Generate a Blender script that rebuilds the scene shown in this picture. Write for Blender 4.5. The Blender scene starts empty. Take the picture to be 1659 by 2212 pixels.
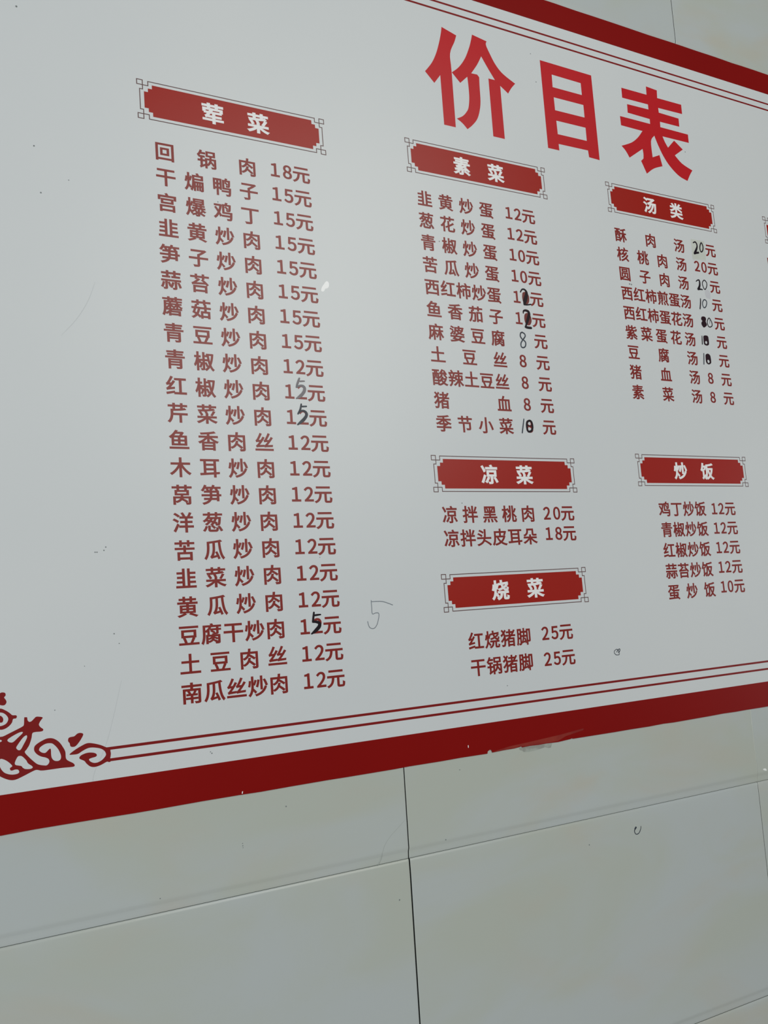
import bpy, bmesh, math, random
from mathutils import Vector, Matrix

# ---------------------------------------------------------------- camera, world, lights, exposure
S = 0.957            # metres per drawing unit (one wall tile is 0.6 m wide)
ZC = 1.50            # height of the camera; drawing coordinates are (x to the right, y up) from the camera axis
sc = bpy.context.scene
F, RA, RB, RC = 1971.07, -0.135381602, 0.507671144, 0.0104202911
cam = bpy.data.cameras.new('camera'); cam_o = bpy.data.objects.new('camera', cam); sc.collection.objects.link(cam_o)
cam.sensor_fit = 'VERTICAL'; cam.sensor_height = 36.0; cam.lens = F / 2212.0 * 36.0
cam.clip_start = 0.01
Rx = Matrix.Rotation(RA, 3, 'X'); Ry = Matrix.Rotation(RB, 3, 'Y'); Rz = Matrix.Rotation(RC, 3, 'Z')
Rcw = (Rz @ Ry @ Rx).transposed()                      # camera axes in plane space
B = Matrix(((1, 0, 0), (0, 0, -1), (0, 1, 0)))         # plane space (x, y, out of wall) -> world (x, -y, z)
cam_o.matrix_world = Matrix.Translation((0, -S, ZC)) @ (B @ Rcw).to_4x4()
sc.camera = cam_o

def P3(x, y, d=0.0):
    """drawing point (x, y) at d metres in front of the wall face"""
    return Vector((x * S, -d, ZC + y * S))

world = bpy.data.worlds.new('room_light'); sc.world = world; world.use_nodes = True
bg = world.node_tree.nodes['Background']; bg.inputs[0].default_value = (0.95, 1.0, 1.0, 1); bg.inputs[1].default_value = 0.055

def area(name, loc, target, sx, sy, power, col):
    l = bpy.data.lights.new(name, 'AREA'); l.shape = 'RECTANGLE'; l.size = sx; l.size_y = sy; l.energy = power; l.color = col
    o = bpy.data.objects.new(name, l); sc.collection.objects.link(o); o.location = loc
    o.rotation_euler = (Vector(target) - Vector(loc)).to_track_quat('-Z', 'Y').to_euler()
    return o
area('ceiling_light_panel', (1.45, -2.4, 2.75), (0.45, 0, 1.95), 1.3, 1.4, 23.5, (1.0, 0.98, 0.90))
area('added_left_light', (-2.6, -4.4, 2.4), (0.4, 0, 1.5), 1.6, 1.8, 142, (0.96, 1.0, 1.03))  # added soft main light, placed where the film does not mirror it
area('added_right_light', (5.2, -1.3, 1.6), (0.9, 0, 1.5), 1.5, 2.0, 25, (0.97, 1.0, 1.02))  # added fill to brighten the right side, no known source there
sc.view_settings.view_transform = 'Standard'; sc.view_settings.look = 'None'
sc.view_settings.gamma = 1.0; sc.view_settings.use_curve_mapping = False
sc.view_settings.exposure = 0.0

# ---------------------------------------------------------------- materials
def srgb(r, g, b):
    f = lambda c: ((c / 255 + 0.055) / 1.055) ** 2.4 if c > 10 else c / 255 / 12.92
    return (f(r), f(g), f(b), 1)

def mat(name, col, rough=0.5, spec=0.5, col2=None, scale=4.0, detail=4.0, lo=0.35, hi=0.65, bump=0.0, bscale=60.0, coat=0.0):
    m = bpy.data.materials.new(name); m.use_nodes = True; nt = m.node_tree; b = nt.nodes['Principled BSDF']
    b.inputs['Base Color'].default_value = col; b.inputs['Roughness'].default_value = rough
    b.inputs['Specular IOR Level'].default_value = spec
    b.inputs['Coat Weight'].default_value = coat
    tc = nt.nodes.new('ShaderNodeTexCoord')
    n = nt.nodes.new('ShaderNodeTexNoise'); n.inputs['Scale'].default_value = scale; n.inputs['Detail'].default_value = detail
    nt.links.new(tc.outputs['Object'], n.inputs['Vector'])
    r = nt.nodes.new('ShaderNodeValToRGB'); r.color_ramp.elements[0].position = lo; r.color_ramp.elements[1].position = hi
    r.color_ramp.elements[0].color = col; r.color_ramp.elements[1].color = col2 or tuple(c * 0.97 for c in col[:3]) + (1,)
    nt.links.new(n.outputs['Fac'], r.inputs['Fac']); nt.links.new(r.outputs['Color'], b.inputs['Base Color'])
    if bump:
        n2 = nt.nodes.new('ShaderNodeTexNoise'); n2.inputs['Scale'].default_value = bscale; n2.inputs['Detail'].default_value = 2
        nt.links.new(tc.outputs['Object'], n2.inputs['Vector'])
        bp = nt.nodes.new('ShaderNodeBump'); bp.inputs['Strength'].default_value = 1.0; bp.inputs['Distance'].default_value = bump
        nt.links.new(n2.outputs['Fac'], bp.inputs['Height']); nt.links.new(bp.outputs['Normal'], b.inputs['Normal'])
    return m

M = {}
M['sheet'] = mat('matte_white_film', srgb(212, 216, 217), 0.36, 0.5, srgb(208, 213, 215), 2.0, 3, bump=0.0002, bscale=2.5)
M['border'] = mat('red_film', srgb(134, 13, 10), 0.36, 0.18, srgb(128, 11, 9), 3.0, 3)
M['scuff'] = mat('worn_red_film', srgb(146, 48, 34), 0.5, 0.4, srgb(128, 24, 20), 22, 4, 0.40, 0.60)
M['line'] = mat('red_print', srgb(128, 20, 20), 0.36, 0.4)
M['ink'] = mat('red_letter_print', srgb(131, 31, 25), 0.36, 0.5)
M['title'] = mat('bright_red_print', srgb(190, 16, 28), 0.36, 0.5)
M['plaque'] = mat('brick_red_print', srgb(156, 20, 4), 0.36, 0.45)
M['white'] = mat('white_print', srgb(240, 240, 240), 0.4, 0.4)
M['frame'] = mat('brown_print', srgb(102, 76, 76), 0.4, 0.4)
M['marker_black'] = mat('black_marker', srgb(24, 14, 24), 0.4, 0.25)
M['marker_maroon'] = mat('dark_marker_over_red', srgb(44, 14, 28), 0.4, 0.25, srgb(30, 12, 22), 200)
M['marker_dark_grey'] = mat('dark_grey_marker', srgb(44, 50, 60), 0.4, 0.3, srgb(68, 76, 86), 150)
M['marker_grey'] = mat('grey_marker', srgb(108, 108, 114), 0.4, 0.4, srgb(126, 118, 122), 120)
M['pen_grey'] = mat('ballpoint', srgb(120, 128, 136), 0.5, 0.3)
M['speck'] = mat('dirt_speck', srgb(122, 128, 128), 0.7, 0.2)
M['patch'] = mat('yellowed_tape', srgb(204, 209, 201), 0.34, 0.5, srgb(198, 203, 194), 60)
M['patch_tail'] = mat('tape_glue', srgb(206, 210, 206), 0.4, 0.4)
M['smear'] = mat('grey_smear', srgb(198, 200, 205), 0.5, 0.4)
M['glint'] = mat('painted_white_glint', srgb(244, 246, 246), 0.3, 0.5)  # lamp reflection on the film, painted as a white patch
M['residue'] = mat('glue_residue', srgb(146, 148, 141), 0.6, 0.3, srgb(166, 172, 164), 45, 4, 0.45, 0.55)
M['grout'] = mat('dark_joint', srgb(44, 48, 44), 0.9, 0.1)
M['seam'] = mat('pale_joint', srgb(104, 110, 104), 0.9, 0.1)
M['crack'] = mat('hairline', srgb(158, 165, 160), 0.6, 0.3)
M['crease'] = mat('crease_line', srgb(200, 204, 206), 0.5, 0.3)
M['smear_red'] = mat('marker_soaked_red', srgb(112, 44, 40), 0.36, 0.45)
M['chip_glint'] = mat('painted_chip_glint', srgb(245, 248, 246), 0.2, 0.6)

def tile_material():
    m = bpy.data.materials.new('glazed_tile'); m.use_nodes = True; nt = m.node_tree; b = nt.nodes['Principled BSDF']
    b.inputs['Roughness'].default_value = 0.28; b.inputs['Specular IOR Level'].default_value = 0.45
    tc = nt.nodes.new('ShaderNodeTexCoord'); info = nt.nodes.new('ShaderNodeObjectInfo')
    add = nt.nodes.new('ShaderNodeVectorMath'); add.operation = 'MULTIPLY_ADD'
    add.inputs[1].default_value = (1, 1, 1)
    comb = nt.nodes.new('ShaderNodeCombineXYZ'); mul = nt.nodes.new('ShaderNodeMath'); mul.operation = 'MULTIPLY'; mul.inputs[1].default_value = 9.0
    nt.links.new(info.outputs['Random'], mul.inputs[0]); nt.links.new(mul.outputs[0], comb.inputs[1])
    nt.links.new(tc.outputs['Object'], add.inputs[0]); nt.links.new(comb.outputs[0], add.inputs[2])
    mp = nt.nodes.new('ShaderNodeMapping'); mp.inputs['Rotation'].default_value = (0, 0.75, 0); mp.inputs['Scale'].default_value = (1.0, 1.0, 2.2)
    nt.links.new(add.outputs[0], mp.inputs['Vector'])
    def noise(scale, detail, dist, lo, hi, c0, c1):
        n = nt.nodes.new('ShaderNodeTexNoise'); n.inputs['Scale'].default_value = scale; n.inputs['Detail'].default_value = detail
        n.inputs['Distortion'].default_value = dist
        nt.links.new(mp.outputs[0], n.inputs['Vector'])
        r = nt.nodes.new('ShaderNodeValToRGB'); r.color_ramp.interpolation = 'EASE'
        r.color_ramp.elements[0].position = lo; r.color_ramp.elements[1].position = hi
        r.color_ramp.elements[0].color = c0; r.color_ramp.elements[1].color = c1
        nt.links.new(n.outputs['Fac'], r.inputs['Fac']); return r
    a = noise(3.2, 4, 0.6, 0.36, 0.64, srgb(182, 188, 179), srgb(184, 191, 191))
    c = noise(2.6, 5, 1.2, 0.50, 0.74, (0, 0, 0, 1), (1, 1, 1, 1))
    mx = nt.nodes.new('ShaderNodeMixRGB'); mx.inputs[2].default_value = srgb(187, 184, 172)
    mm = nt.nodes.new('ShaderNodeMath'); mm.operation = 'MULTIPLY'; mm.inputs[1].default_value = 0.6
    nt.links.new(c.outputs['Color'], mm.inputs[0]); nt.links.new(mm.outputs[0], mx.inputs[0]); nt.links.new(a.outputs['Color'], mx.inputs[1])
    nt.links.new(mx.outputs[0], b.inputs['Base Color'])
    return m
M['tile'] = tile_material()
M['floor'] = mat('floor_tile_glaze', srgb(170, 166, 156), 0.35, 0.5, srgb(158, 154, 146), 3.0)

# ---------------------------------------------------------------- helpers
def tag(o, label=None, cat=None, kind=None):
    if label: o['label'] = label
    if cat: o['category'] = cat
    if kind: o['kind'] = kind
    return o

def link(name, me, parent=None, label=None, loc=None):
    o = bpy.data.objects.new(name, me); sc.collection.objects.link(o)
    if loc is not None: o.location = loc
    if parent is not None: o.parent = parent
    if label: o['label'] = label
    return o

LIFT = 1.0e-6
class Sheet:
    """collects flat faces drawn on the wall plane; every face sits a hair above the one before, so overlaps stay clean"""
    def __init__(self, depth): self.v = []; self.f = []; self.d = depth; self.k = 0
    def face(self, pts):
        d = self.d + self.k * LIFT; self.k += 1; i = len(self.v)
        self.v += [P3(x, y, d) for x, y in pts]; self.f.append(tuple(range(i, i + len(pts))))
    def tris(self, verts, faces):
        i = len(self.v); d = self.d + self.k * LIFT; self.k += 1
        self.v += [P3(x, y, d) for x, y in verts]; self.f += [tuple(i + j for j in f) for f in faces]
    def rect(self, x0, y0, x1, y1): self.face([(x0, y0), (x1, y0), (x1, y1), (x0, y1)])
    def disc(self, x, y, r, n=12): self.face([(x + r * math.cos(a), y + r * math.sin(a)) for a in [2 * math.pi * i / n for i in range(n)]])
    def stroke(self, pts, sub=5):
        P = smooth(pts, sub)
        for (x0, y0, w0), (x1, y1, w1) in zip(P, P[1:]):
            dx, dy = x1 - x0, y1 - y0; L = math.hypot(dx, dy) or 1e-9; nx, ny = -dy / L / 2, dx / L / 2
            self.face([(x0 - nx * w0, y0 - ny * w0), (x1 - nx * w1, y1 - ny * w1), (x1 + nx * w1, y1 + ny * w1), (x0 + nx * w0, y0 + ny * w0)])
        for x, y, w in P: self.disc(x, y, w / 2)
    def line(self, pts, w):
        for (x0, y0), (x1, y1) in zip(pts, pts[1:]):
            h = w / 2
            self.rect(min(x0, x1) - h, min(y0, y1) - h, max(x0, x1) + h, max(y0, y1) + h)
    def rings(self, rings):
        v, f = fill(rings); self.tris(v, f)
    def build(self, name, material, parent=None, label=None):
        me = bpy.data.meshes.new(name); me.from_pydata(self.v, [], self.f); me.materials.append(M[material]); me.validate(); me.update()
        c = sum((v.co for v in me.vertices), Vector()) / max(1, len(me.vertices))
        me.transform(Matrix.Translation(-c))
        o = link(name, me, parent, label)
        base = Vector((0, 0, 0)); p = parent
        while p is not None: base += p.location; p = p.parent
        o.location = c - base
        return o

def smooth(P, sub):
    if len(P) < 3 or sub < 2: return list(P)
    closed = math.dist(P[0][:2], P[-1][:2]) < 1e-9
    out = []; n = len(P)
    for i in range(n - 1):
        p1, p2 = P[i], P[i + 1]
        p0 = P[i - 1] if i else (P[-2] if closed else P[0]); p3 = P[i + 2] if i + 2 < n else (P[1] if closed else P[-1])
        for s in range(sub):
            t = s / sub
            out.append(tuple(0.5 * (2 * b + (c - a) * t + (2 * a - 5 * b + 4 * c - d) * t * t + (-a + 3 * b - 3 * c + d) * t ** 3) for a, b, c, d in zip(p0, p1, p2, p3)))
    out.append(tuple(P[-1])); return out

def smooth_ring(R, sub=4):
    return smooth(list(R) + [R[0]], sub)[:-1]

def soften(R, sub=4, keep=42):
    """smooth the gentle bends of a ring and keep its corners sharp"""
    n = len(R); sharp = []
    for i in range(n):
        a, b, c = R[i - 1], R[i], R[(i + 1) % n]
        t = math.degrees(abs((math.atan2(c[1] - b[1], c[0] - b[0]) - math.atan2(b[1] - a[1], b[0] - a[0]) + math.pi) % (2 * math.pi) - math.pi))
        if t > keep: sharp.append(i)
    if not sharp: return smooth_ring(R, sub)
    out = []
    for k, i in enumerate(sharp):
        j = sharp[(k + 1) % len(sharp)]; m = (j - i) % n or n
        seg = [R[(i + q) % n] for q in range(m + 1)]
        out += smooth(seg, sub)[:-1] if len(seg) > 2 else seg[:-1]
    return out

def curve_mesh(cu):
    o = bpy.data.objects.new('tmp', cu); sc.collection.objects.link(o); bpy.context.view_layer.update()
    dg = bpy.context.evaluated_depsgraph_get(); me = bpy.data.meshes.new_from_object(o.evaluated_get(dg))
    bpy.data.objects.remove(o); bpy.data.curves.remove(cu)
    return me

def fill(rings):
    cu = bpy.data.curves.new('c', 'CURVE'); cu.dimensions = '2D'; cu.fill_mode = 'BOTH'
    for r in rings:
        sp = cu.splines.new('POLY'); sp.points.add(len(r) - 1); sp.use_cyclic_u = True
        for p, q in zip(sp.points, r): p.co = (q[0], q[1], 0, 1)
    me = curve_mesh(cu); v = [(a.co.x, a.co.y) for a in me.vertices]; f = [tuple(p.vertices) for p in me.polygons]
    bpy.data.meshes.remove(me); return v, f

GLY = {}
def glyph(ch):
    if ch in GLY: return GLY[ch]
    cu = bpy.data.curves.new('t', 'FONT'); cu.body = ch; cu.size = 1.0; cu.resolution_u = 6
    me = curve_mesh(cu); bm = bmesh.new(); bm.from_mesh(me); bpy.data.meshes.remove(me)
    bmesh.ops.remove_doubles(bm, verts=bm.verts, dist=1e-5)
    bm.verts.ensure_lookup_table(); bm.verts.index_update()
    v = [(a.co.x, a.co.y) for a in bm.verts]; f = []; e = []
    for p in bm.faces:
        idx = [a.index for a in p.verts]
        ar = sum(v[idx[i - 1]][0] * v[idx[i]][1] - v[idx[i]][0] * v[idx[i - 1]][1] for i in range(len(idx)))
        if ar < 0: idx.reverse()
        f.append(tuple(idx))
        bnd = {frozenset(x.index for x in k.verts) for k in p.edges if k.is_boundary}
        for i in range(len(idx)):
            if frozenset((idx[i - 1], idx[i])) in bnd: e.append((idx[i - 1], idx[i]))      # face on the left of a -> b
    nrm = {}
    for a_, b_ in e:
        dx, dy = v[b_][0] - v[a_][0], v[b_][1] - v[a_][1]; L = math.hypot(dx, dy) or 1e-9
        for w_ in (a_, b_): nrm.setdefault(w_, []).append((dy / L, -dx / L))
    mit = {}
    for k, ns in nrm.items():
        if len(ns) == 2:
            mx, my = ns[0][0] + ns[1][0], ns[0][1] + ns[1][1]; q = (mx * mx + my * my) / 2
            mit[k] = (mx / q, my / q) if q > 0.45 else None
        else: mit[k] = None
    bm.free(); GLY[ch] = (v, f, e, mit); return GLY[ch]

def put_glyph(sh, ch, cx, cy, wx, hy, ox=0.022, oy=0.018, ccx=0.5, ccy=0.38):
    """glyph centred on (cx, cy), em size wx by hy, its outline thickened by ox / oy em"""
    v, f, e, mit = glyph(ch)
    T = lambda x, y: (cx + (x - ccx) * wx, cy + (y - ccy) * hy)
    sh.tris([T(*p) for p in v], f)
    for a, b in e:
        (x0, y0), (x1, y1) = v[a], v[b]; dx, dy = x1 - x0, y1 - y0; L = math.hypot(dx, dy)
        if L < 1e-6: continue
        ux, uy = dx / L, dy / L
        ma = mit[a] or (uy - ux, -ux - uy); mb = mit[b] or (uy + ux, -ux + uy)
        sh.face([T(x0, y0), T(x0 + ma[0] * ox, y0 + ma[1] * oy), T(x1 + mb[0] * ox, y1 + mb[1] * oy), T(x1, y1)])

FW = {'0': '０', '1': '１', '2': '２', '5': '５', '8': '８'}

# ---------------------------------------------------------------- outlines drawn on the wall plane (drawing units)
GLYPH_JIA = [[(0.71659, 0.83941), (0.74128, 0.83259), (0.73693, 0.8213), (0.72745, 0.80077), (0.72732, 0.77231), (0.72586, 0.68762), (0.70612, 0.68758), (0.70694, 0.76272), (0.69563, 0.74827), (0.68148, 0.76256), (0.69402, 0.77829), (0.70282, 0.79455), (0.70984, 0.81333), (0.71459, 0.82974)], [(0.76979, 0.84146), (0.79554, 0.83748), (0.79374, 0.83115), (0.79963, 0.818), (0.80807, 0.8035), (0.82023, 0.79178), (0.84173, 0.78118), (0.83337, 0.77197), (0.82656, 0.76199), (0.81297, 0.77113), (0.81203, 0.68731), (0.79123, 0.68731), (0.79237, 0.77793), (0.80415, 0.7782), (0.79267, 0.79486), (0.7829, 0.81049), (0.77403, 0.79514), (0.76188, 0.77873), (0.77235, 0.77933), (0.77569, 0.7759), (0.77492, 0.76266), (0.77397, 0.73757), (0.77052, 0.72157), (0.76474, 0.708), (0.75493, 0.69649), (0.74604, 0.68901), (0.73794, 0.69668), (0.72897, 0.70169), (0.73903, 0.70721), (0.74614, 0.71438), (0.75131, 0.72305), (0.75424, 0.73885), (0.75476, 0.75606), (0.75424, 0.77155), (0.74075, 0.75886), (0.7275, 0.77198), (0.74047, 0.78309), (0.75285, 0.79951), (0.76246, 0.81924), (0.76771, 0.83413)]]
GLYPH_MU = [[(0.89446, 0.83239), (0.99742, 0.83181), (0.99589, 0.68911), (0.97434, 0.6899), (0.97356, 0.7009), (0.9149, 0.70003), (0.91501, 0.68952), (0.89308, 0.6894)], [(0.9154, 0.81362), (0.9734, 0.81304), (0.97327, 0.793), (0.91474, 0.79281)], [(0.91482, 0.77609), (0.9741, 0.77653), (0.97383, 0.75556), (0.91483, 0.75497)], [(0.9151, 0.73799), (0.97357, 0.73854), (0.97316, 0.71666), (0.91523, 0.71603)]]
GLYPH_BIAO = [[(1.06065, 0.82569), (1.11643, 0.82619), (1.11722, 0.84107), (1.1417, 0.83969), (1.14045, 0.82574), (1.1962, 0.82627), (1.19592, 0.80935), (1.14011, 0.80817), (1.14029, 0.79983), (1.18584, 0.79913), (1.18529, 0.78433), (1.14046, 0.7838), (1.13986, 0.77419), (1.20391, 0.77417), (1.20361, 0.75917), (1.14241, 0.75848), (1.1463, 0.74958), (1.15225, 0.74062), (1.16859, 0.7563), (1.18697, 0.74401), (1.1662, 0.72979), (1.18129, 0.71794), (1.20415, 0.71012), (1.19649, 0.70032), (1.18921, 0.68883), (1.17009, 0.69445), (1.15155, 0.70791), (1.13875, 0.72341), (1.12907, 0.74167), (1.1234, 0.75575), (1.11419, 0.74429), (1.1137, 0.71641), (1.13002, 0.72331), (1.13412, 0.70468), (1.11361, 0.69691), (1.09615, 0.68491), (1.08645, 0.70507), (1.09228, 0.71013), (1.09346, 0.71806), (1.09277, 0.72675), (1.06145, 0.70581), (1.05464, 0.71604), (1.04659, 0.72317), (1.06958, 0.73318), (1.08533, 0.74515), (1.09722, 0.75864), (1.05058, 0.75888), (1.05062, 0.77468), (1.11681, 0.77499), (1.11724, 0.7836), (1.06863, 0.78429), (1.06939, 0.79929), (1.11688, 0.80037), (1.11705, 0.80919), (1.06011, 0.80828)]]
ORNAMENT_BODY = [[(0.10072, -0.0861), (0.10536, -0.08531), (0.10846, -0.08504), (0.11474, -0.08255), (0.12106, -0.08004), (0.12624, -0.07778), (0.12779, -0.0759), (0.12829, -0.06932), (0.12965, -0.06898), (0.13099, -0.0693), (0.13139, -0.07218), (0.13293, -0.07386), (0.13509, -0.07345), (0.13755, -0.07124), (0.1396, -0.06964), (0.1428, -0.06993), (0.14583, -0.0712), (0.14347, -0.07444), (0.14201, -0.07761), (0.1433, -0.08027), (0.14588, -0.08267), (0.14559, -0.0843), (0.14316, -0.08484), (0.13836, -0.08466), (0.13554, -0.08556), (0.13462, -0.09), (0.13245, -0.09634), (0.1298, -0.10053), (0.12791, -0.10333), (0.13133, -0.10815), (0.13594, -0.11332), (0.13982, -0.11675), (0.14536, -0.1186), (0.14857, -0.1188), (0.15082, -0.11622), (0.15035, -0.11324), (0.14759, -0.1112), (0.14323, -0.10953), (0.13931, -0.10676), (0.13687, -0.10312), (0.13697, -0.09942), (0.13879, -0.09717), (0.14287, -0.09479), (0.14856, -0.09261), (0.15342, -0.09264), (0.15743, -0.09441), (0.16139, -0.09802), (0.1645, -0.10304), (0.16664, -0.10794), (0.167, -0.11428), (0.16896, -0.11706), (0.1738, -0.12025), (0.17537, -0.12257), (0.17367, -0.12401), (0.16301, -0.12359), (0.15326, -0.12362), (0.14361, -0.12348), (0.13846, -0.12208), (0.13407, -0.12318), (0.12609, -0.12628), (0.11821, -0.12879), (0.11202, -0.12787), (0.10443, -0.12352), (0.09995, -0.11883), (0.09795, -0.10643), (0.09899, -0.09442)], [(0.14144, -0.10249), (0.14271, -0.10017), (0.1476, -0.09765), (0.15246, -0.09753), (0.15565, -0.0992), (0.15956, -0.10406), (0.16199, -0.10983), (0.16229, -0.11321), (0.16124, -0.11533), (0.15917, -0.11613), (0.15595, -0.11543), (0.15375, -0.11313), (0.15288, -0.10985), (0.15274, -0.10399), (0.15188, -0.10288), (0.15023, -0.10408), (0.14734, -0.10643), (0.14414, -0.10576), (0.1418, -0.10378)], [(0.12649, -0.08319), (0.12581, -0.08476), (0.12163, -0.08835), (0.11723, -0.0919), (0.11411, -0.09174), (0.11206, -0.09), (0.11304, -0.08808), (0.11937, -0.08477), (0.12413, -0.08306)], [(0.13033, -0.08714), (0.1301, -0.08984), (0.12694, -0.09562), (0.12406, -0.10018), (0.1217, -0.10028), (0.11996, -0.098), (0.12104, -0.09568), (0.1247, -0.0908), (0.12714, -0.08823), (0.12915, -0.08699)], [(0.12311, -0.10621), (0.12544, -0.1071), (0.12887, -0.11111), (0.13075, -0.11465), (0.13423, -0.11761), (0.13481, -0.11934), (0.13257, -0.12025), (0.12785, -0.11966), (0.12553, -0.11802), (0.12401, -0.11617), (0.11936, -0.11469), (0.11824, -0.1129), (0.11909, -0.11016), (0.12113, -0.10676)], [(0.10483, -0.10697), (0.10714, -0.10713), (0.11094, -0.10944), (0.11435, -0.11277), (0.11584, -0.11526), (0.1137, -0.11675), (0.11418, -0.11909), (0.11612, -0.11937), (0.11847, -0.11889), (0.12118, -0.11944), (0.12214, -0.12187), (0.11991, -0.12334), (0.11447, -0.1232), (0.10911, -0.12096), (0.10611, -0.11769), (0.10464, -0.11465), (0.10321, -0.1104)], [(0.10221, -0.08833), (0.10529, -0.08815), (0.10696, -0.08935), (0.10524, -0.09035), (0.10217, -0.08995)]]
ORNAMENT_RING = [[(0.10058, -0.05953), (0.10603, -0.05768), (0.11064, -0.05985), (0.11446, -0.06276), (0.11713, -0.06538), (0.12065, -0.06595), (0.12139, -0.06752), (0.12041, -0.06906), (0.11781, -0.06934), (0.11655, -0.0729), (0.11334, -0.07622), (0.1094, -0.0782), (0.10553, -0.07838), (0.10095, -0.07635), (0.09924, -0.06757)], [(0.10283, -0.06225), (0.10594, -0.06154), (0.10978, -0.06305), (0.1128, -0.06669), (0.11311, -0.07002), (0.11069, -0.07343), (0.10561, -0.07487), (0.10258, -0.07287), (0.10415, -0.07142), (0.10763, -0.07143), (0.10871, -0.06868), (0.10776, -0.0661), (0.10586, -0.06465), (0.10431, -0.06488)]]
ORNAMENT_HEART = [[(0.10324, -0.04503), (0.1064, -0.04247), (0.10875, -0.04206), (0.11106, -0.04296), (0.11139, -0.04548), (0.11002, -0.04723), (0.11166, -0.05006), (0.11199, -0.05257), (0.10999, -0.05483), (0.10612, -0.05424), (0.10309, -0.0516)]]
ORNAMENT_DROP = [[(0.18477, -0.09212), (0.18426, -0.0946), (0.18117, -0.0993), (0.17728, -0.10345), (0.17435, -0.10417), (0.1719, -0.10317), (0.17118, -0.10013), (0.16977, -0.09784), (0.17012, -0.09493), (0.17222, -0.09393), (0.17596, -0.09356), (0.17895, -0.09139), (0.18188, -0.09091)]]
ORNAMENT_HOOK = [[(0.17064, -0.11117), (0.17589, -0.10749), (0.18267, -0.10416), (0.1886, -0.10222), (0.19447, -0.10315), (0.20201, -0.10584), (0.20854, -0.10926), (0.2118, -0.10926), (0.21167, -0.1126), (0.21204, -0.11617), (0.21126, -0.12078), (0.21139, -0.12396), (0.20915, -0.12416), (0.20798, -0.12349), (0.20122, -0.12621), (0.19526, -0.12724), (0.19067, -0.126), (0.18703, -0.12252), (0.18504, -0.11971), (0.18055, -0.11698), (0.18062, -0.11488), (0.18318, -0.11312), (0.18825, -0.11194), (0.19328, -0.11236), (0.19661, -0.11366), (0.19781, -0.11552), (0.19649, -0.11705), (0.19224, -0.11774), (0.18985, -0.11868), (0.19086, -0.12094), (0.19457, -0.12299), (0.19881, -0.1229), (0.20313, -0.12094), (0.2065, -0.11756), (0.20694, -0.11505), (0.20519, -0.11182), (0.20103, -0.10913), (0.19431, -0.10739), (0.18926, -0.10732), (0.18373, -0.10938), (0.17907, -0.11172), (0.17409, -0.11188)]]
EDGE_WORN = [[(0.68611, -0.17997), (0.68676, -0.17724), (0.69011, -0.17557), (0.69267, -0.17633), (0.69408, -0.17963), (0.7114, -0.17911), (0.72945, -0.17908), (0.73866, -0.17843), (0.74063, -0.17724), (0.74221, -0.17947), (0.7496, -0.17929), (0.75517, -0.17915), (0.77004, -0.17978), (0.78329, -0.17961), (0.80233, -0.18031), (0.82386, -0.17921), (0.82689, -0.17855), (0.82934, -0.17931)]]
SCUFF = [[(0.69542, -0.17868), (0.72263, -0.17532), (0.75392, -0.17406), (0.80735, -0.17118), (0.84891, -0.1678), (0.84862, -0.17002), (0.81667, -0.17428), (0.80251, -0.17885), (0.78336, -0.17903), (0.77013, -0.17907), (0.75524, -0.17858), (0.74231, -0.17862), (0.73872, -0.17786), (0.72952, -0.17851), (0.71143, -0.17883)]]
RESIDUE = [[(0.73759, -0.17972), (0.74953, -0.17986), (0.76995, -0.1805), (0.7832, -0.18033), (0.79364, -0.18066), (0.79048, -0.18612), (0.78628, -0.18616), (0.7808, -0.18441), (0.7655, -0.18632), (0.7524, -0.18689), (0.74513, -0.18591), (0.74172, -0.18358), (0.7382, -0.18239)]]
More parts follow.
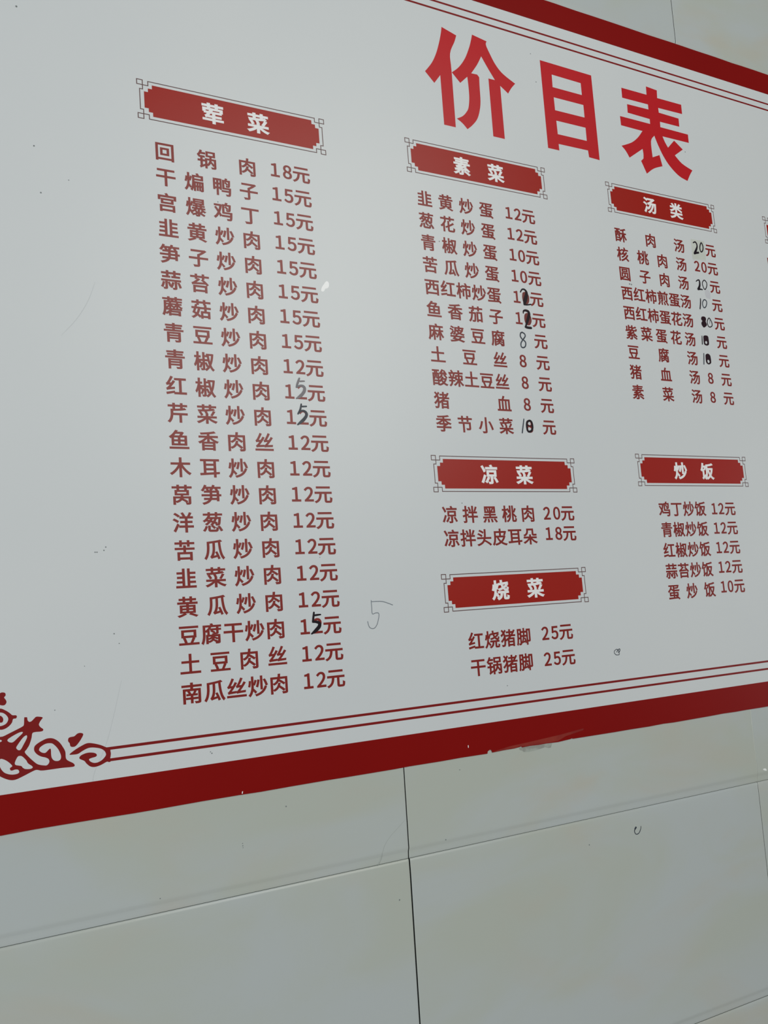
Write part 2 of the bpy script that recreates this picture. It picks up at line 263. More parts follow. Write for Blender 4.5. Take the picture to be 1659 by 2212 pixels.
MARKS = [
 ('handwritten_digit', 'grey handwritten 5 over the printed 2', 'marker_grey', [[(0.45607, 0.30312, 0.00204), (0.45481, 0.30008, 0.0028), (0.45306, 0.29602, 0.0028), (0.45135, 0.29163, 0.00203)], [(0.45685, 0.29931, 0.00194), (0.46002, 0.29976, 0.00194), (0.46266, 0.29992, 0.00154)], [(0.45161, 0.29165, 0.00203), (0.45431, 0.29304, 0.00229), (0.45752, 0.29407, 0.00255), (0.46061, 0.29327, 0.00332), (0.46228, 0.29089, 0.00383), (0.46148, 0.28714, 0.00408), (0.45915, 0.2838, 0.00382), (0.45607, 0.28093, 0.00381), (0.45223, 0.27836, 0.00253), (0.45072, 0.27759, 0.00192)]], []),
 ('handwritten_digit', 'dark grey handwritten 5 over the printed 2', 'marker_dark_grey', [[(0.45637, 0.27052, 0.00193), (0.45561, 0.26715, 0.00228), (0.45429, 0.26316, 0.00253), (0.45123, 0.25823, 0.00202)], [(0.45747, 0.26763, 0.00203), (0.46037, 0.26787, 0.00203), (0.46301, 0.26809, 0.00194)], [(0.45123, 0.25823, 0.00192), (0.45414, 0.2611, 0.00228), (0.45737, 0.26247, 0.00228), (0.46045, 0.26173, 0.00279), (0.46262, 0.25912, 0.00346), (0.46185, 0.25565, 0.00381), (0.45898, 0.2521, 0.0038), (0.45537, 0.24902, 0.00354), (0.45151, 0.24594, 0.00252), (0.44998, 0.24481, 0.00191)]], []),
 ('handwritten_digit', 'black handwritten 5 over the printed 2', 'marker_black', [[(0.45468, 0.01594, 0.00229), (0.45371, 0.01089, 0.00267), (0.45271, 0.00549, 0.00267)], [(0.45423, 0.0125, 0.00229), (0.45909, 0.01292, 0.0023), (0.46314, 0.01303, 0.00173)], [(0.45269, 0.00513, 0.00267), (0.45648, 0.00488, 0.00306), (0.46079, 0.00313, 0.00383), (0.46049, -0.00087, 0.00459), (0.45573, -0.00527, 0.00419), (0.45006, -0.00885, 0.0019)]], []),
 ('handwritten_digit', 'black handwritten 2 over a printed zero', 'marker_black', [[(0.81319, 0.45366, 0.00184), (0.81649, 0.45785, 0.00222), (0.82057, 0.45832, 0.00259), (0.82349, 0.45569, 0.00371), (0.82385, 0.45184, 0.00519), (0.82198, 0.44627, 0.00629), (0.8197, 0.44067, 0.00628), (0.81809, 0.43582, 0.00332)], [(0.81807, 0.43568, 0.00258), (0.82273, 0.4355, 0.00207), (0.83018, 0.43689, 0.00186)]], []),
 ('handwritten_digit', 'thick black handwritten 2 over a printed zero', 'marker_black', [[(0.81459, 0.42246, 0.00184), (0.81551, 0.42555, 0.00257), (0.81927, 0.42673, 0.00332), (0.82395, 0.4254, 0.00407), (0.8249, 0.42116, 0.0048), (0.82304, 0.4163, 0.00516), (0.82012, 0.41002, 0.00442), (0.81793, 0.40517, 0.00294), (0.8165, 0.40185, 0.0033)], [(0.8165, 0.40185, 0.00352), (0.82029, 0.40127, 0.00368), (0.82618, 0.40128, 0.00354)]], []),
 ('handwritten_digit', 'thin dark grey handwritten 8', 'marker_dark_grey', [[(0.80894, 0.39341, 0.0019), (0.81311, 0.39147, 0.0019), (0.81409, 0.38825, 0.0019), (0.81152, 0.38472, 0.0019), (0.80831, 0.38115, 0.00189), (0.80527, 0.37695, 0.00189), (0.80505, 0.37232, 0.00189), (0.80825, 0.37048, 0.00189), (0.81253, 0.37294, 0.0019), (0.81372, 0.37831, 0.0019), (0.81113, 0.38139, 0.0019), (0.80777, 0.38341, 0.00189), (0.80522, 0.38748, 0.00189), (0.80637, 0.39186, 0.00189), (0.80892, 0.39321, 0.0019)]], []),
 ('handwritten_digit', 'thin slanted handwritten 1', 'marker_dark_grey', [[(0.79726, 0.2659, 0.0016), (0.79471, 0.25585, 0.00195), (0.7922, 0.24616, 0.00195)]], []),
 ('handwritten_digit', 'thick black handwritten zero over a printed 8', 'marker_black', [[(0.80219, 0.26095, 0.00304), (0.80691, 0.26404, 0.00304), (0.81058, 0.2616, 0.00305), (0.81127, 0.25405, 0.00305), (0.80832, 0.24927, 0.00304), (0.80308, 0.24845, 0.00303), (0.80134, 0.25369, 0.00303), (0.80219, 0.26095, 0.00304)], [(0.80271, 0.25695, 0.00143), (0.81056, 0.25644, 0.00143)]], []),
 ('handwritten_digit', 'black handwritten 2 on the taped patch', 'marker_black', [[(1.18456, 0.58011, 0.00191), (1.18905, 0.58219, 0.00239), (1.19217, 0.57972, 0.0026), (1.19274, 0.57457, 0.00287), (1.18952, 0.56832, 0.00409), (1.18499, 0.56221, 0.00408)], [(1.1845, 0.56156, 0.0034), (1.18864, 0.56299, 0.00341), (1.19419, 0.56432, 0.00341)]], []),
 ('handwritten_digit', 'black handwritten zero on the taped patch', 'marker_black', [[(1.20352, 0.5826, 0.0022), (1.20038, 0.57796, 0.0022), (1.19881, 0.57134, 0.00219), (1.20085, 0.56649, 0.00219), (1.20503, 0.56927, 0.0022), (1.20683, 0.57535, 0.0022), (1.20586, 0.58047, 0.0022), (1.20352, 0.5826, 0.0022)]], []),
 ('handwritten_digit', 'black handwritten 2 with a heavy foot', 'marker_black', [[(1.18063, 0.51328, 0.00169), (1.18397, 0.51557, 0.00189), (1.18792, 0.51587, 0.00257), (1.18844, 0.51047, 0.00338), (1.18693, 0.50512, 0.00406), (1.18342, 0.50042, 0.00438)], [(1.18293, 0.49979, 0.00303), (1.18775, 0.50063, 0.0027), (1.19319, 0.50039, 0.00169)]], []),
 ('handwritten_digit', 'thin handwritten zero beside the heavy 2', 'marker_black', [[(1.19956, 0.51742, 0.00163), (1.19554, 0.5136, 0.00163), (1.1949, 0.50835, 0.00163), (1.19711, 0.50273, 0.00163), (1.20009, 0.50175, 0.00163), (1.20414, 0.50711, 0.00164), (1.20527, 0.51244, 0.00164), (1.2029, 0.5162, 0.00164), (1.19956, 0.51742, 0.00163)]], []),
 ('handwritten_digit', 'black handwritten upright 1', 'marker_black', [[(1.18579, 0.48406, 0.00189), (1.18479, 0.4771, 0.00229), (1.18197, 0.46666, 0.00228)]], []),
 ('handwritten_digit', 'thin dark grey handwritten zero', 'marker_dark_grey', [[(1.19468, 0.48342, 0.00176), (1.19053, 0.47971, 0.00176), (1.18922, 0.47414, 0.00175), (1.19134, 0.46951, 0.00175), (1.19576, 0.47111, 0.00176), (1.19909, 0.4769, 0.00176), (1.19907, 0.48149, 0.00176), (1.19468, 0.48342, 0.00176)]], []),
 ('handwritten_digit', 'printed 8 inked in as a solid dark blot', 'marker_maroon', [], [[(1.1818, 0.45061), (1.18382, 0.45336), (1.18862, 0.45412), (1.1923, 0.45277), (1.19292, 0.44941), (1.19154, 0.44586), (1.19355, 0.4415), (1.19227, 0.43853), (1.18624, 0.43513), (1.18336, 0.43657), (1.18103, 0.44032), (1.18135, 0.44319), (1.18376, 0.44597), (1.18182, 0.44834)]]),
 ('handwritten_digit', 'thin handwritten zero beside the dark blot', 'marker_black', [[(1.20053, 0.45272, 0.00162), (1.19647, 0.44861, 0.00162), (1.19513, 0.44392, 0.00162), (1.1969, 0.43811, 0.00162), (1.2015, 0.4374, 0.00162), (1.20578, 0.44036, 0.00162), (1.20592, 0.44495, 0.00163), (1.2039, 0.44933, 0.00162), (1.20053, 0.45272, 0.00162)], [(1.20226, 0.45031, 0.00054), (1.20135, 0.4468, 0.00068), (1.20007, 0.44297, 0.00054)]], []),
 ('handwritten_digit', 'thin handwritten 1 above the lower one', 'marker_black', [[(1.17872, 0.42031, 0.00133), (1.17807, 0.41405, 0.00186), (1.17741, 0.40638, 0.00186)]], []),
 ('handwritten_digit', 'inked zero with a small round hole', 'marker_maroon', [], [[(1.18149, 0.41829), (1.1831, 0.42097), (1.18794, 0.42196), (1.19245, 0.42094), (1.19336, 0.41705), (1.1931, 0.40853), (1.19064, 0.4055), (1.18585, 0.40482), (1.18185, 0.40647), (1.18108, 0.40979)], [(1.18425, 0.41017), (1.18564, 0.41198), (1.18752, 0.41248), (1.18909, 0.41114), (1.1891, 0.40933), (1.18747, 0.4075), (1.18517, 0.40776)]]),
 ('handwritten_digit', 'long thin handwritten 1', 'marker_dark_grey', [[(1.17805, 0.39068, 0.00173), (1.17682, 0.38189, 0.00199), (1.17539, 0.37282, 0.00198)]], []),
 ('handwritten_digit', 'lower inked zero with a small round hole', 'marker_maroon', [], [[(1.18146, 0.38785), (1.1842, 0.39031), (1.18745, 0.39113), (1.19111, 0.38972), (1.19291, 0.38647), (1.19305, 0.37803), (1.19177, 0.37512), (1.18754, 0.37313), (1.1834, 0.37395), (1.18092, 0.3777)], [(1.18426, 0.37907), (1.18568, 0.38058), (1.18741, 0.38071), (1.18929, 0.37888), (1.18911, 0.37689), (1.18755, 0.37549), (1.18524, 0.37566)]]),
 ('pen_mark', 'thin grey ballpoint 5 on blank sheet', 'pen_grey', [[(0.53308, 0.02598, 0.00081), (0.53319, 0.01708, 0.00081), (0.53341, 0.00951, 0.0008), (0.53823, 0.01034, 0.00081), (0.54207, 0.00972, 0.00081), (0.54212, 0.00517, 0.00081), (0.53873, -0.00406, 0.00081), (0.53404, -0.00845, 0.0008), (0.52818, -0.00672, 0.0008), (0.52601, 0.00057, 0.0008)], [(0.53317, 0.02446, 0.00081), (0.54159, 0.02436, 0.00081), (0.55023, 0.02349, 0.00081), (0.563, 0.01874, 0.00082)]], []),
 ('pen_mark', 'tiny looped pen doodle', 'marker_dark_grey', [[(0.92231, -0.07351, 0.00091), (0.9197, -0.07091, 0.00091), (0.92014, -0.06778, 0.00091), (0.9251, -0.06581, 0.00091), (0.92824, -0.06924, 0.00092), (0.92825, -0.07369, 0.00092), (0.92228, -0.07366, 0.00091)], [(0.92412, -0.0697, 0.0011), (0.9271, -0.06677, 0.0011), (0.93023, -0.06575, 0.0011), (0.9303, -0.0683, 0.0011), (0.92696, -0.07073, 0.0011)]], []),
]
PATCH = [[(1.17988, 0.58583), (1.21147, 0.58652), (1.21045, 0.55427), (1.17867, 0.55213)]]
PATCH_TAIL = [[(1.17907, 0.55218), (1.21069, 0.5543), (1.20995, 0.55129), (1.19532, 0.55113), (1.17943, 0.54963)]]
GREY_SMEAR = [[(1.19895, 0.4996), (1.20593, 0.50126), (1.21084, 0.49748), (1.20986, 0.48699), (1.20502, 0.48647), (1.19919, 0.48928)]]
FILM_GLINT = [[(0.49442, 0.41973), (0.49572, 0.42411), (0.49856, 0.42812), (0.5016, 0.43217), (0.50404, 0.4332), (0.50605, 0.43121), (0.50591, 0.42676), (0.50353, 0.42389), (0.50051, 0.42281), (0.4987, 0.41966), (0.49629, 0.41865)]]
TILE_MARK = [[(0.92637, -0.31432, 0.00173), (0.92317, -0.318, 0.00148), (0.92515, -0.32258, 0.00123), (0.9305, -0.32246, 0.00124), (0.93474, -0.31789, 0.00124), (0.93593, -0.31384, 0.00099)], [(0.92643, -0.31391, 0.00297), (0.92446, -0.31526, 0.00222)]]
TILE_CRACK = [[(0.55808, -0.24127, 0.00036), (0.54637, -0.24977, 0.0005), (0.53729, -0.25602, 0.00049), (0.52889, -0.26425, 0.00056), (0.52436, -0.27246, 0.00063), (0.5214, -0.28027, 0.00062), (0.51665, -0.28706, 0.00083)]]
SHEET_SPECKS = [(0.14151, 0.70937, 0.00156), (0.15533, 0.54715, 0.00123), (0.16098, 0.49379, 0.00122), (0.19093, 0.51358, 0.00078), (0.68052, 0.51128, 0.00107), (0.20394, 0.09598, 0.00098), (0.20587, 0.09592, 0.00098), (0.21529, 0.10114, 0.00099), (0.21321, 0.09769, 0.00099), (0.22035, 0.0081, 0.00098), (0.22527, -0.00259, 0.00078), (0.18863, -0.02328, 0.00062), (0.15775, -0.0651, 0.00069), (0.32063, -0.13024, 0.00102), (0.31914, -0.12854, 0.00082), (0.72735, -0.09743, 0.00094), (0.88258, 0.79353, 0.00108), (0.68044, 0.14694, 0.00095), (1.19194, 0.74064, 0.00125), (0.36409, 0.51641, 0.00094), (0.48005, 0.08524, 0.00071), (0.46739, 0.0817, 0.00071), (1.0341, 0.49076, 0.00173), (1.03025, 0.49106, 0.00173), (0.8773, 0.83836, 0.001)]
TILE_SPECKS = [(0.40458, -0.2009, 0.00129), (0.61344, -0.27482, 0.00122), (0.83997, -0.32181, 0.00139), (0.35049, -0.232, 0.00082), (0.35061, -0.2345, 0.00093), (0.35076, -0.2365, 0.00067), (0.25689, -0.27121, 0.00095), (0.54198, -0.33175, 0.00144), (0.64239, -0.19425, 0.00101)]
TILE_CHIP_GLINT = [[(1.19921, -0.27304), (1.20191, -0.27228), (1.20492, -0.2727), (1.2071, -0.27484), (1.20685, -0.27615), (1.20434, -0.27579), (1.20046, -0.27456)]]
BORDER_CHIPS = [[(0.65676, -0.1657), (0.65797, -0.16558), (0.65799, -0.16865), (0.65695, -0.16879)]]
BORDER_CHIP2 = [[(0.3522, -0.17848), (0.35273, -0.1762), (0.35392, -0.17602), (0.35337, -0.17866)]]
INK_SOAK = [[(0.81665, 0.45238), (0.82009, 0.45424), (0.82483, 0.45329), (0.82796, 0.44894), (0.82756, 0.44218), (0.82454, 0.43717), (0.82037, 0.43606), (0.81702, 0.43838), (0.81554, 0.44423)], [(0.81675, 0.42034), (0.82041, 0.42271), (0.82589, 0.42125), (0.82844, 0.41549), (0.82771, 0.40942), (0.82408, 0.40607), (0.82005, 0.40603), (0.81678, 0.40904), (0.81595, 0.41561)]]
CREASES = [[(0.22609, -0.04178, 0.00039), (0.2153, -0.08168, 0.00048), (0.20716, -0.1069, 0.00047), (0.19542, -0.13122, 0.00047), (0.19267, -0.1425, 0.00037)], [(0.21527, 0.39799, 0.00031), (0.20695, 0.37566, 0.00052), (0.19381, 0.35313, 0.00051), (0.17713, 0.33328, 0.0003)]]

# ---------------------------------------------------------------- the wall: glazed tiles over a dark bed
TX, TY, TW, TH = 0.5644, -0.2847, 0.6238, 0.3053
def corner(i, j, u=0.0, v=0.0):
    """grid corner i, j (tile columns and rows), moved by u, v drawing units; the courses run very slightly out of true"""
    gx, gy = TX + i * TW + u, TY + j * TH + v
    return gx + 0.0155 * gy, gy - 0.0047 * gx
wall = bpy.data.objects.new('wall_back', None)
x0, x1, z0, z1 = -2.2, 3.4, 0.0, 3.0
bm = bmesh.new(); bmesh.ops.create_cube(bm, size=1)
bmesh.ops.scale(bm, vec=(x1 - x0, 0.12, z1 - z0), verts=bm.verts); bmesh.ops.translate(bm, vec=((x0 + x1) / 2, 0.06 + 0.0035, (z0 + z1) / 2), verts=bm.verts)
me = bpy.data.meshes.new('wall_back'); bm.to_mesh(me); bm.free(); me.materials.append(M['grout'])
wall = link('wall_back', me); tag(wall, kind='structure')

GAP = {(0, 0): 0.00065, (0, -1): 0.0009, (1, 0): 0.00004, (1, -1): 0.0004, (1, 4): 0.0005}     # half widths of upright joints (tile column, row)
def tile_mesh(i, j, dx0=0.0, dx1=0.0):
    gl = GAP.get((i, j), 0.0003); gr = GAP.get((i + 1, j), 0.0003); w = TW; h = TH; Z = 0.0038
    # distance from the edge, depth behind the face: a recessed lip below, a rounded shoulder above
    rows = [(0.0001, Z), (0.0001, 0.0021), (0.0006, 0.0019), (0.0040, 0.00175), (0.0075, 0.0015), (0.0092, 0.00115), (0.0118, 0.0002), (0.0135, 0.0), (0.016, 0.0)]
    top = [(0.030, 0.0), (0.024, 0.0), (0.013, 0.00014), (0.004, 0.00045), (0.0006, 0.0009), (0.0001, 0.0016), (0.0001, Z)]
    prof = rows + [(h - d, z) for d, z in top]
    e0, e1 = gl + dx0, w - gr + dx1
    cols = [(e0, Z), (e0, 0.0001), (e0 + 0.00012, 0.0), (e0 + 0.002, 0.0), (e1 - 0.002, 0.0), (e1 - 0.00012, 0.0), (e1, 0.0001), (e1, Z)]
    vs = []; fs = []
    for (yy, zy) in prof:
        for (xx, zx) in cols:
            X, Y = corner(i, j, xx, yy); vs.append(P3(X, Y, -(zx if zx >= Z else min(Z, zy + zx))))
    n = len(cols)
    for a in range(len(prof) - 1):
        for b in range(n - 1): fs.append((a * n + b, a * n + b + 1, (a + 1) * n + b + 1, (a + 1) * n + b))
    me = bpy.data.meshes.new('tile'); me.from_pydata(vs, [], fs); me.materials.append(M['tile']); me.materials.append(M['grout']); me.materials.append(M['seam']); me.update()
    for k, p in enumerate(me.polygons):
        a, b = divmod(k, n - 1); side = b in (0, n - 2) or a in (0, len(prof) - 2)
        p.use_smooth = not side; p.material_index = (1 if (b == n - 2 and i == -1 or b == 0 and i == 0 or j == 4) else 2) if side else 0
    return me
for j in range(-4, 6):
    for i in range(-4, 4):
        d0 = d1 = 0.0
        if j == 0 and i == 0: d1 = 0.003
        if j == 0 and i == 1: d0 = 0.003
        me = tile_mesh(i, j, d0, d1)
        if min(v.co.z for v in me.vertices) < 0.0 or max(v.co.z for v in me.vertices) > 3.0: bpy.data.meshes.remove(me); continue
        c = Vector(P3(*corner(i, j, TW / 2, TH / 2))); me.transform(Matrix.Translation(-c))
        o = link('tile', me, wall); o.location = c
bm = bmesh.new(); bmesh.ops.create_cube(bm, size=1)
bmesh.ops.scale(bm, vec=(x1 - x0, 4.0, 0.1), verts=bm.verts); bmesh.ops.translate(bm, vec=((x0 + x1) / 2, -2.0 + 0.126, -0.05), verts=bm.verts)
me = bpy.data.meshes.new('floor'); bm.to_mesh(me); bm.free(); me.materials.append(M['floor'])
tag(link('floor', me), kind='structure')

# marks on the tiles themselves
sh = Sheet(0.00006)
for st in TILE_MARK: sh.stroke(st)
sh.build('pen_mark', 'marker_dark_grey', wall)
sh = Sheet(0.00005)
for st in TILE_CRACK: sh.stroke([(x, y, w * 0.6) for x, y, w in st])
sh.build('hairline_crack', 'crack', wall)
sh = Sheet(0.00006)
for x, y, r in TILE_SPECKS: sh.disc(x, y, r * 0.7, 7)
sh.build('dirt_speck', 'speck', wall)['kind'] = 'stuff'
sh = Sheet(0.0001); sh.rings([smooth_ring(TILE_CHIP_GLINT[0], 3)]); sh.build('painted_chip_glint', 'chip_glint', wall)  # painted white highlight where the tile is chipped
sh = Sheet(0.0001); sh.rings(RESIDUE); sh.build('glue_residue', 'residue', wall)

# ---------------------------------------------------------------- the menu banner
XL, XR, YB, YT = 0.0250, 1.8550, -0.1798, 0.9378          # cut edges of the film
XLi, XRi, YBi, YTi = 0.0634, 1.8166, -0.1416, 0.8977      # inner edge of the red border
D = 0.0009                                                # the film stands this far off the tiles
banner = bpy.data.objects.new('menu_banner', None); sc.collection.objects.link(banner)
banner.location = P3((XL + XR) / 2, YB, 0)
tag(banner, 'white wall menu banner with red border, red lettering and handwritten prices', 'banner')
bm = bmesh.new(); bmesh.ops.create_cube(bm, size=1)
bmesh.ops.scale(bm, vec=((XR - XL - 0.004) * S, D - 0.0003, (YT - YB - 0.010) * S), verts=bm.verts)
me = bpy.data.meshes.new('backing_sheet'); bm.to_mesh(me); bm.free(); me.materials.append(M['sheet'])
o = link('backing_sheet', me, banner); o.location = Vector(P3((XL + XR) / 2, (YT + YB) / 2, D / 2 + 0.00015)) - banner.location

def rel(sheet, name, material, parent=None, label=None):
    return sheet.build(name, material, parent or banner, label)

# red border: four strips; the bottom one is nicked and worn along its cut edge
def strip(outline):
    v = [P3(x, y, D + 0.0003) for x, y in outline] + [P3(x, y, 0.0002) for x, y in outline]; n = len(outline)
    vv, ff = fill([outline]); k = len(v)
    fs = [(i, (i + 1) % n, n + (i + 1) % n, n + i) for i in range(n)]
    v += [P3(x, y, D + 0.0003) for x, y in vv]; fs += [tuple(k + a for a in f) for f in ff]
    me = bpy.data.meshes.new('border_strip'); me.from_pydata(v, [], fs); me.materials.append(M['border']); me.update()
    o = link('border_strip', me, banner); o.location = -banner.location
    return o
random.seed(4)
edge = [(XL, YB)]
ew = EDGE_WORN[0]
x = XL + 0.03
while x < ew[0][0] - 0.01: edge.append((x, YB + random.uniform(-0.0004, 0.0004))); x += random.uniform(0.02, 0.05)
edge += [tuple(p) for p in ew]
x = ew[-1][0] + 0.03
while x < XR - 0.02: edge.append((x, YB + random.uniform(-0.0004, 0.0004))); x += random.uniform(0.02, 0.05)
edge += [(XR, YB)]
strip(edge + [(XRi, YBi), (XLi, YBi)])
top = [(XL, YT)]; x = XL + 0.03
while x < XR - 0.03: top.append((x, YT + random.uniform(-0.0004, 0.0004))); x += random.uniform(0.02, 0.05)
top += [(XR, YT)]
strip(top + [(XRi, YTi), (XLi, YTi)])
strip([(XL, YB), (XLi, YBi), (XLi, YTi), (XL, YT)]); strip([(XR, YB), (XRi, YBi), (XRi, YTi), (XR, YT)])
sh = Sheet(D + 0.0004); sh.rings(SCUFF); rel(sh, 'scuffed_strip', 'scuff', label='paler scraped streak along the bottom edge of the red border')
for r in (BORDER_CHIPS, BORDER_CHIP2): sh = Sheet(D + 0.0005); sh.rings(r); rel(sh, 'chipped_spot', 'white')

# twin red lines inside the border, and the corner ornaments that end them
t = 0.0030
d1, d2 = YBi, YBi
hook_end = 0.2072
mirx = lambda x: XL + XR - x
miry = lambda y: YB + YT - y
for yc in (-0.1105, -0.1222): sh = Sheet(D + 0.00006); sh.rect(hook_end, yc - t / 2, mirx(hook_end), yc + t / 2); rel(sh, 'border_line', 'line')
for yc in (0.8654, 0.8777): sh = Sheet(D + 0.00006); sh.rect(hook_end, yc - t / 2, mirx(hook_end), yc + t / 2); rel(sh, 'border_line', 'line')
C = 0.2050
hk = lambda p: (p[1] + C, p[0] - C)
hy_end = hook_end - C
for xc in (C - 0.1105, C - 0.1222, mirx(C - 0.1105), mirx(C - 0.1222)):
    sh = Sheet(D + 0.00006); sh.rect(xc - t / 2, hy_end, xc + t / 2, miry(hy_end)); rel(sh, 'border_line', 'line')
orn = [ORNAMENT_BODY, ORNAMENT_RING, ORNAMENT_HEART, ORNAMENT_DROP, ORNAMENT_HOOK, [[hk(p) for p in ORNAMENT_HOOK[0]]]]
for fx in (0, 1):
    for fy in (0, 1):
        sh = Sheet(D + 0.00008)
        for R in orn:
            rr = [smooth_ring([(mirx(p[0]) if fx else p[0], miry(p[1]) if fy else p[1]) for p in r], 4) for r in R]
            sh.rings(rr)
        rel(sh, 'corner_ornament', 'line')

# title
for g in (GLYPH_JIA, GLYPH_MU, GLYPH_BIAO):
    sh = Sheet(D + 0.00006)
    if g is GLYPH_JIA:
        for r in g: sh.rings([soften(r)])
    else: sh.rings([soften(r, 4, 38) for r in g] if g is GLYPH_BIAO else g)
    rel(sh, 'title_character', 'title')

# heading plaques
def plaque(x, y, chars, w=0.2440, h=0.0497):
    """x, y: upper left corner of the thin frame"""
    X = lambda u, s: x + u if s > 0 else x + w - u
    Y = lambda v, s: y - v if s > 0 else y - h + v
    base = [(0.0183, 0.0050), (0.0183, 0.0100), (0.0134, 0.0100), (0.0134, 0.0146), (0.0086, 0.0146)]
    q = []
    q += [(X(u, 1), Y(v, 1)) for u, v in reversed(base)]
    q += [(X(u, -1), Y(v, 1)) for u, v in base]
    q += [(X(u, -1), Y(v, -1)) for u, v in reversed(base)]
    q += [(X(u, 1), Y(v, -1)) for u, v in base]
    sh = Sheet(D + 0.00006); sh.rings([q]); pl = rel(sh, 'heading_plaque', 'plaque')
    sh = Sheet(D + 0.00006); lw = 0.0011; e = lw / 2
    for sx in (1, -1):
        for sy in (1, -1):
            R = lambda pts: [(X(u, sx), Y(v, sy)) for u, v in pts]
            sh.line(R([(e, e), (0.0072, e), (0.0072, 0.0121), (0.0036, 0.0121)]), lw)
            sh.line(R([(e, e), (e, 0.0066), (0.0137, 0.0066), (0.0137, 0.0006 + e)]), lw)
        sh.line([(X(0.0036, sx), Y(0.0121, 1)), (X(0.0036, sx), Y(0.0121, -1))], lw)
    for sy in (1, -1): sh.line([(X(0.0137, 1), Y(0.0006 + e, sy)), (X(0.0137, -1), Y(0.0006 + e, sy))], lw)
    rel(sh, 'thin_frame', 'frame', pl)
    for k, c in enumerate(chars):
        sh = Sheet(D + 0.00014); put_glyph(sh, c, x + 0.0922 + 0.0590 * k, y - h / 2 - 0.0002, 0.0288, 0.0276, 0.036, 0.026)
        rel(sh, 'heading_character', 'white', pl)
plaque(0.2718, 0.6548, '荤菜'); plaque(0.6378, 0.6550, '素菜'); plaque(1.0022, 0.6553, '汤类')
plaque(1.3680, 0.6550, '')
plaque(0.6376, 0.2112, '凉菜'); plaque(0.6380, 0.0540, '烧菜'); plaque(1.0020, 0.2210, '炒饭')

# dish rows: name cells and price cells stand on a regular grid
EW, EH = 0.0247, 0.0240
def row(name_cells, y, price, y2, xd, xy_):
    line = bpy.data.objects.new('menu_line', None); sc.collection.objects.link(line); line.parent = banner
    line.location = P3(name_cells[0][1], y, D) - banner.location
    for c, x in name_cells:
        sh = Sheet(D + 0.00006); put_glyph(sh, c, x, y, EW, EH, 0.025, 0.019); rel(sh, 'dish_character', 'ink', line)
    for c, x in zip(price, xd):
        if c != ' ': sh = Sheet(D + 0.00006); put_glyph(sh, FW[c], x, y2, 0.0204, 0.0230, 0.037, 0.023, 0.5, 0.368); rel(sh, 'price_character', 'ink', line)
    sh = Sheet(D + 0.00006); put_glyph(sh, '元', xy_, y2 - 0.0006, EW, EH * 0.98, 0.028, 0.022, 0.503, 0.343); rel(sh, 'price_character', 'ink', line)
def cells(name, xa, xb):
    n = len(name)
    return [(c, xa + (xb - xa) * (k / (n - 1))) for k, c in enumerate(name)]
pitch = 0.03157
L1 = ['回锅肉:18', '干煸鸭子:15', '宫爆鸡丁:15', '韭黄炒肉:15', '笋子炒肉:15', '蒜苔炒肉:15', '蘑菇炒肉:15', '青豆炒肉:15', '青椒炒肉:12', '红椒炒肉:12', '芹菜炒肉:12',
      '鱼香肉丝:12', '木耳炒肉:12', '莴笋炒肉:12', '洋葱炒肉:12', '苦瓜炒肉:12', '韭菜炒肉:12', '黄瓜炒肉:12', '豆腐干炒肉:12', '土豆肉丝:12', '南瓜丝炒肉:12']
for k, s in enumerate(L1):
    nm, pr = s.split(':'); row(cells(nm, 0.3017, 0.4049), 0.5685 - pitch * k, pr, 0.5715 - 0.03175 * k, (0.4418, 0.4586), 0.4779)
L2 = ['韭黄炒蛋:12', '葱花炒蛋:12', '青椒炒蛋:10', '苦瓜炒蛋:10', '西红柿炒蛋:10', '鱼香茄子:10', '麻婆豆腐:  ', '土豆丝:8 ', '酸辣土豆丝:8 ', '猪血:8 ', '季节小菜: 8']
for k, s in enumerate(L2):
    nm, pr = s.split(':'); row(cells(nm, 0.6625, 0.7656), 0.5702 - 0.03155 * k, pr, 0.5722 - 0.03164 * k, (0.8057, 0.8219) if k < 6 else (0.8058, 0.8062), 0.8417)
L3 = ['酥肉汤:  ', '核桃肉汤:20', '圆子肉汤:  ', '西红柿煎蛋汤:  ', '西红柿蛋花汤:  ', '紫菜蛋花汤:  ', '豆腐汤:  ', '猪血汤:8 ', '素菜汤:8 ']
for k, s in enumerate(L3):
    nm, pr = s.split(':'); row(cells(nm, 1.0228, 1.1507), 0.5702 - 0.03156 * k, pr, 0.5717 - 0.03170 * k, (1.1872, 1.2035), 1.2240)
row(cells('凉拌黑桃肉', 0.6600, 0.7887), 0.1317, '20', 0.1318, (0.8221, 0.8396), 0.8593)
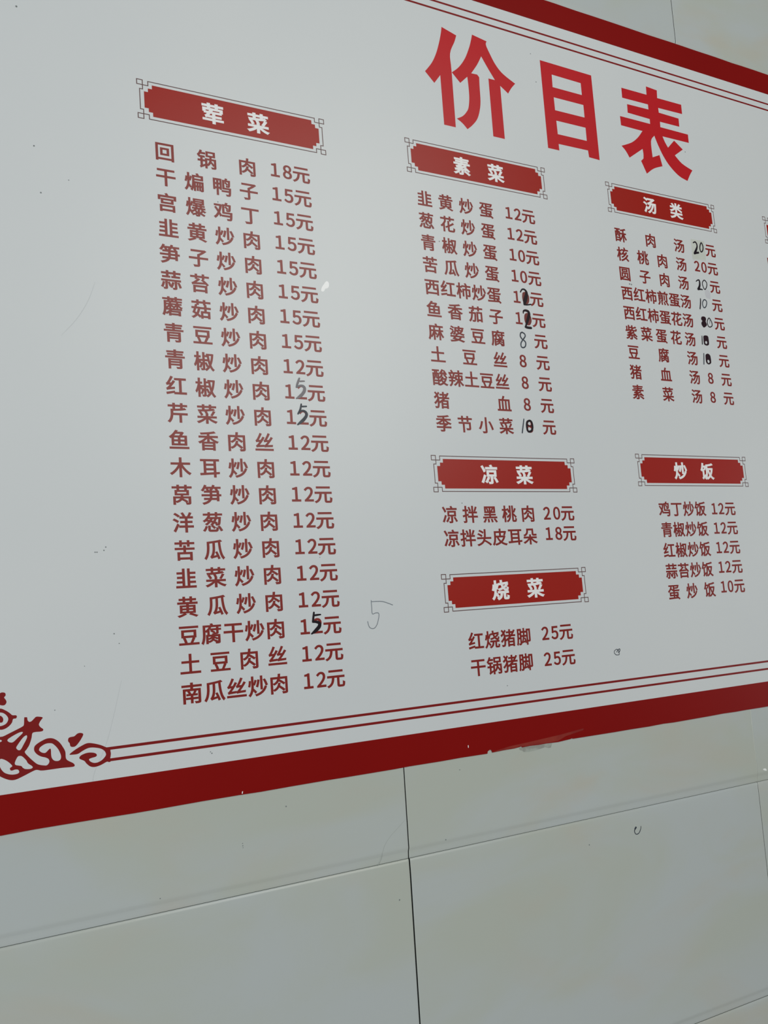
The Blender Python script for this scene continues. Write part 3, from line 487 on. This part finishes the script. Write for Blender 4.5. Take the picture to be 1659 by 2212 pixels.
row(cells('凉拌头皮耳朵', 0.6597, 0.7888), 0.1002, '18', 0.1031, (0.8221, 0.8396), 0.8593)
for k, (nm, pr) in enumerate([('鸡丁炒饭', '12'), ('青椒炒饭', '12'), ('红椒炒饭', '12'), ('蒜苔炒饭', '12'), ('蛋炒饭', '10')]):
    row(cells(nm, 1.0507, 1.1279), 0.1361 - 0.0316 * k, pr, 0.1358 - 0.0309 * k, (1.1590, 1.1749), 1.1954)
row(cells('红烧猪脚', 0.6838, 0.7618), -0.0354, '25', -0.0340, (0.7988, 0.8155), 0.8353)
row(cells('干锅猪脚', 0.6838, 0.7618), -0.0694, '25', -0.0690, (0.7988, 0.8155), 0.8353)
# the one upright stroke of the next list that reaches into the photograph
sh = Sheet(D + 0.00006); sh.rect(1.3672, 0.5595, 1.3705, 0.5786); rel(sh, 'printed_stroke', 'ink')

# tape patch, smears, handwriting, dirt
sh = Sheet(D + 0.00004); sh.rings(PATCH_TAIL); rel(sh, 'tape_residue', 'patch_tail')
sh = Sheet(D + 0.00007); sh.rings(PATCH); rel(sh, 'tape_patch', 'patch', label='yellowish tape patch under a handwritten price')
sh = Sheet(D + 0.00003); sh.rings([smooth_ring(GREY_SMEAR[0], 3)]); rel(sh, 'ink_smear', 'smear')
sh = Sheet(D + 0.00006); sh.rings([smooth_ring(FILM_GLINT[0], 3)]); rel(sh, 'painted_glint', 'glint', label='small painted white highlight right of a price')
for st in CREASES: sh = Sheet(D + 0.00006); sh.stroke(st); rel(sh, 'crease', 'crease')
sh = Sheet(D + 0.00026)
for r in INK_SOAK: sh.rings([smooth_ring(r, 3)])
rel(sh, 'ink_smear', 'smear_red', label='printed zeros soaked dark red by marker')
for name, label, m, strokes, fills in MARKS:
    sh = Sheet(D + 0.0003)
    for st in strokes: sh.stroke(st, 4)
    if fills: sh.rings([smooth_ring(r, 4) for r in fills])
    rel(sh, name, m, label=label)
sh = Sheet(D + 0.00025)
for x, y, r in SHEET_SPECKS: sh.disc(x, y, r * 0.72, 7)
o = rel(sh, 'dirt_speck', 'speck'); o['kind'] = 'stuff'
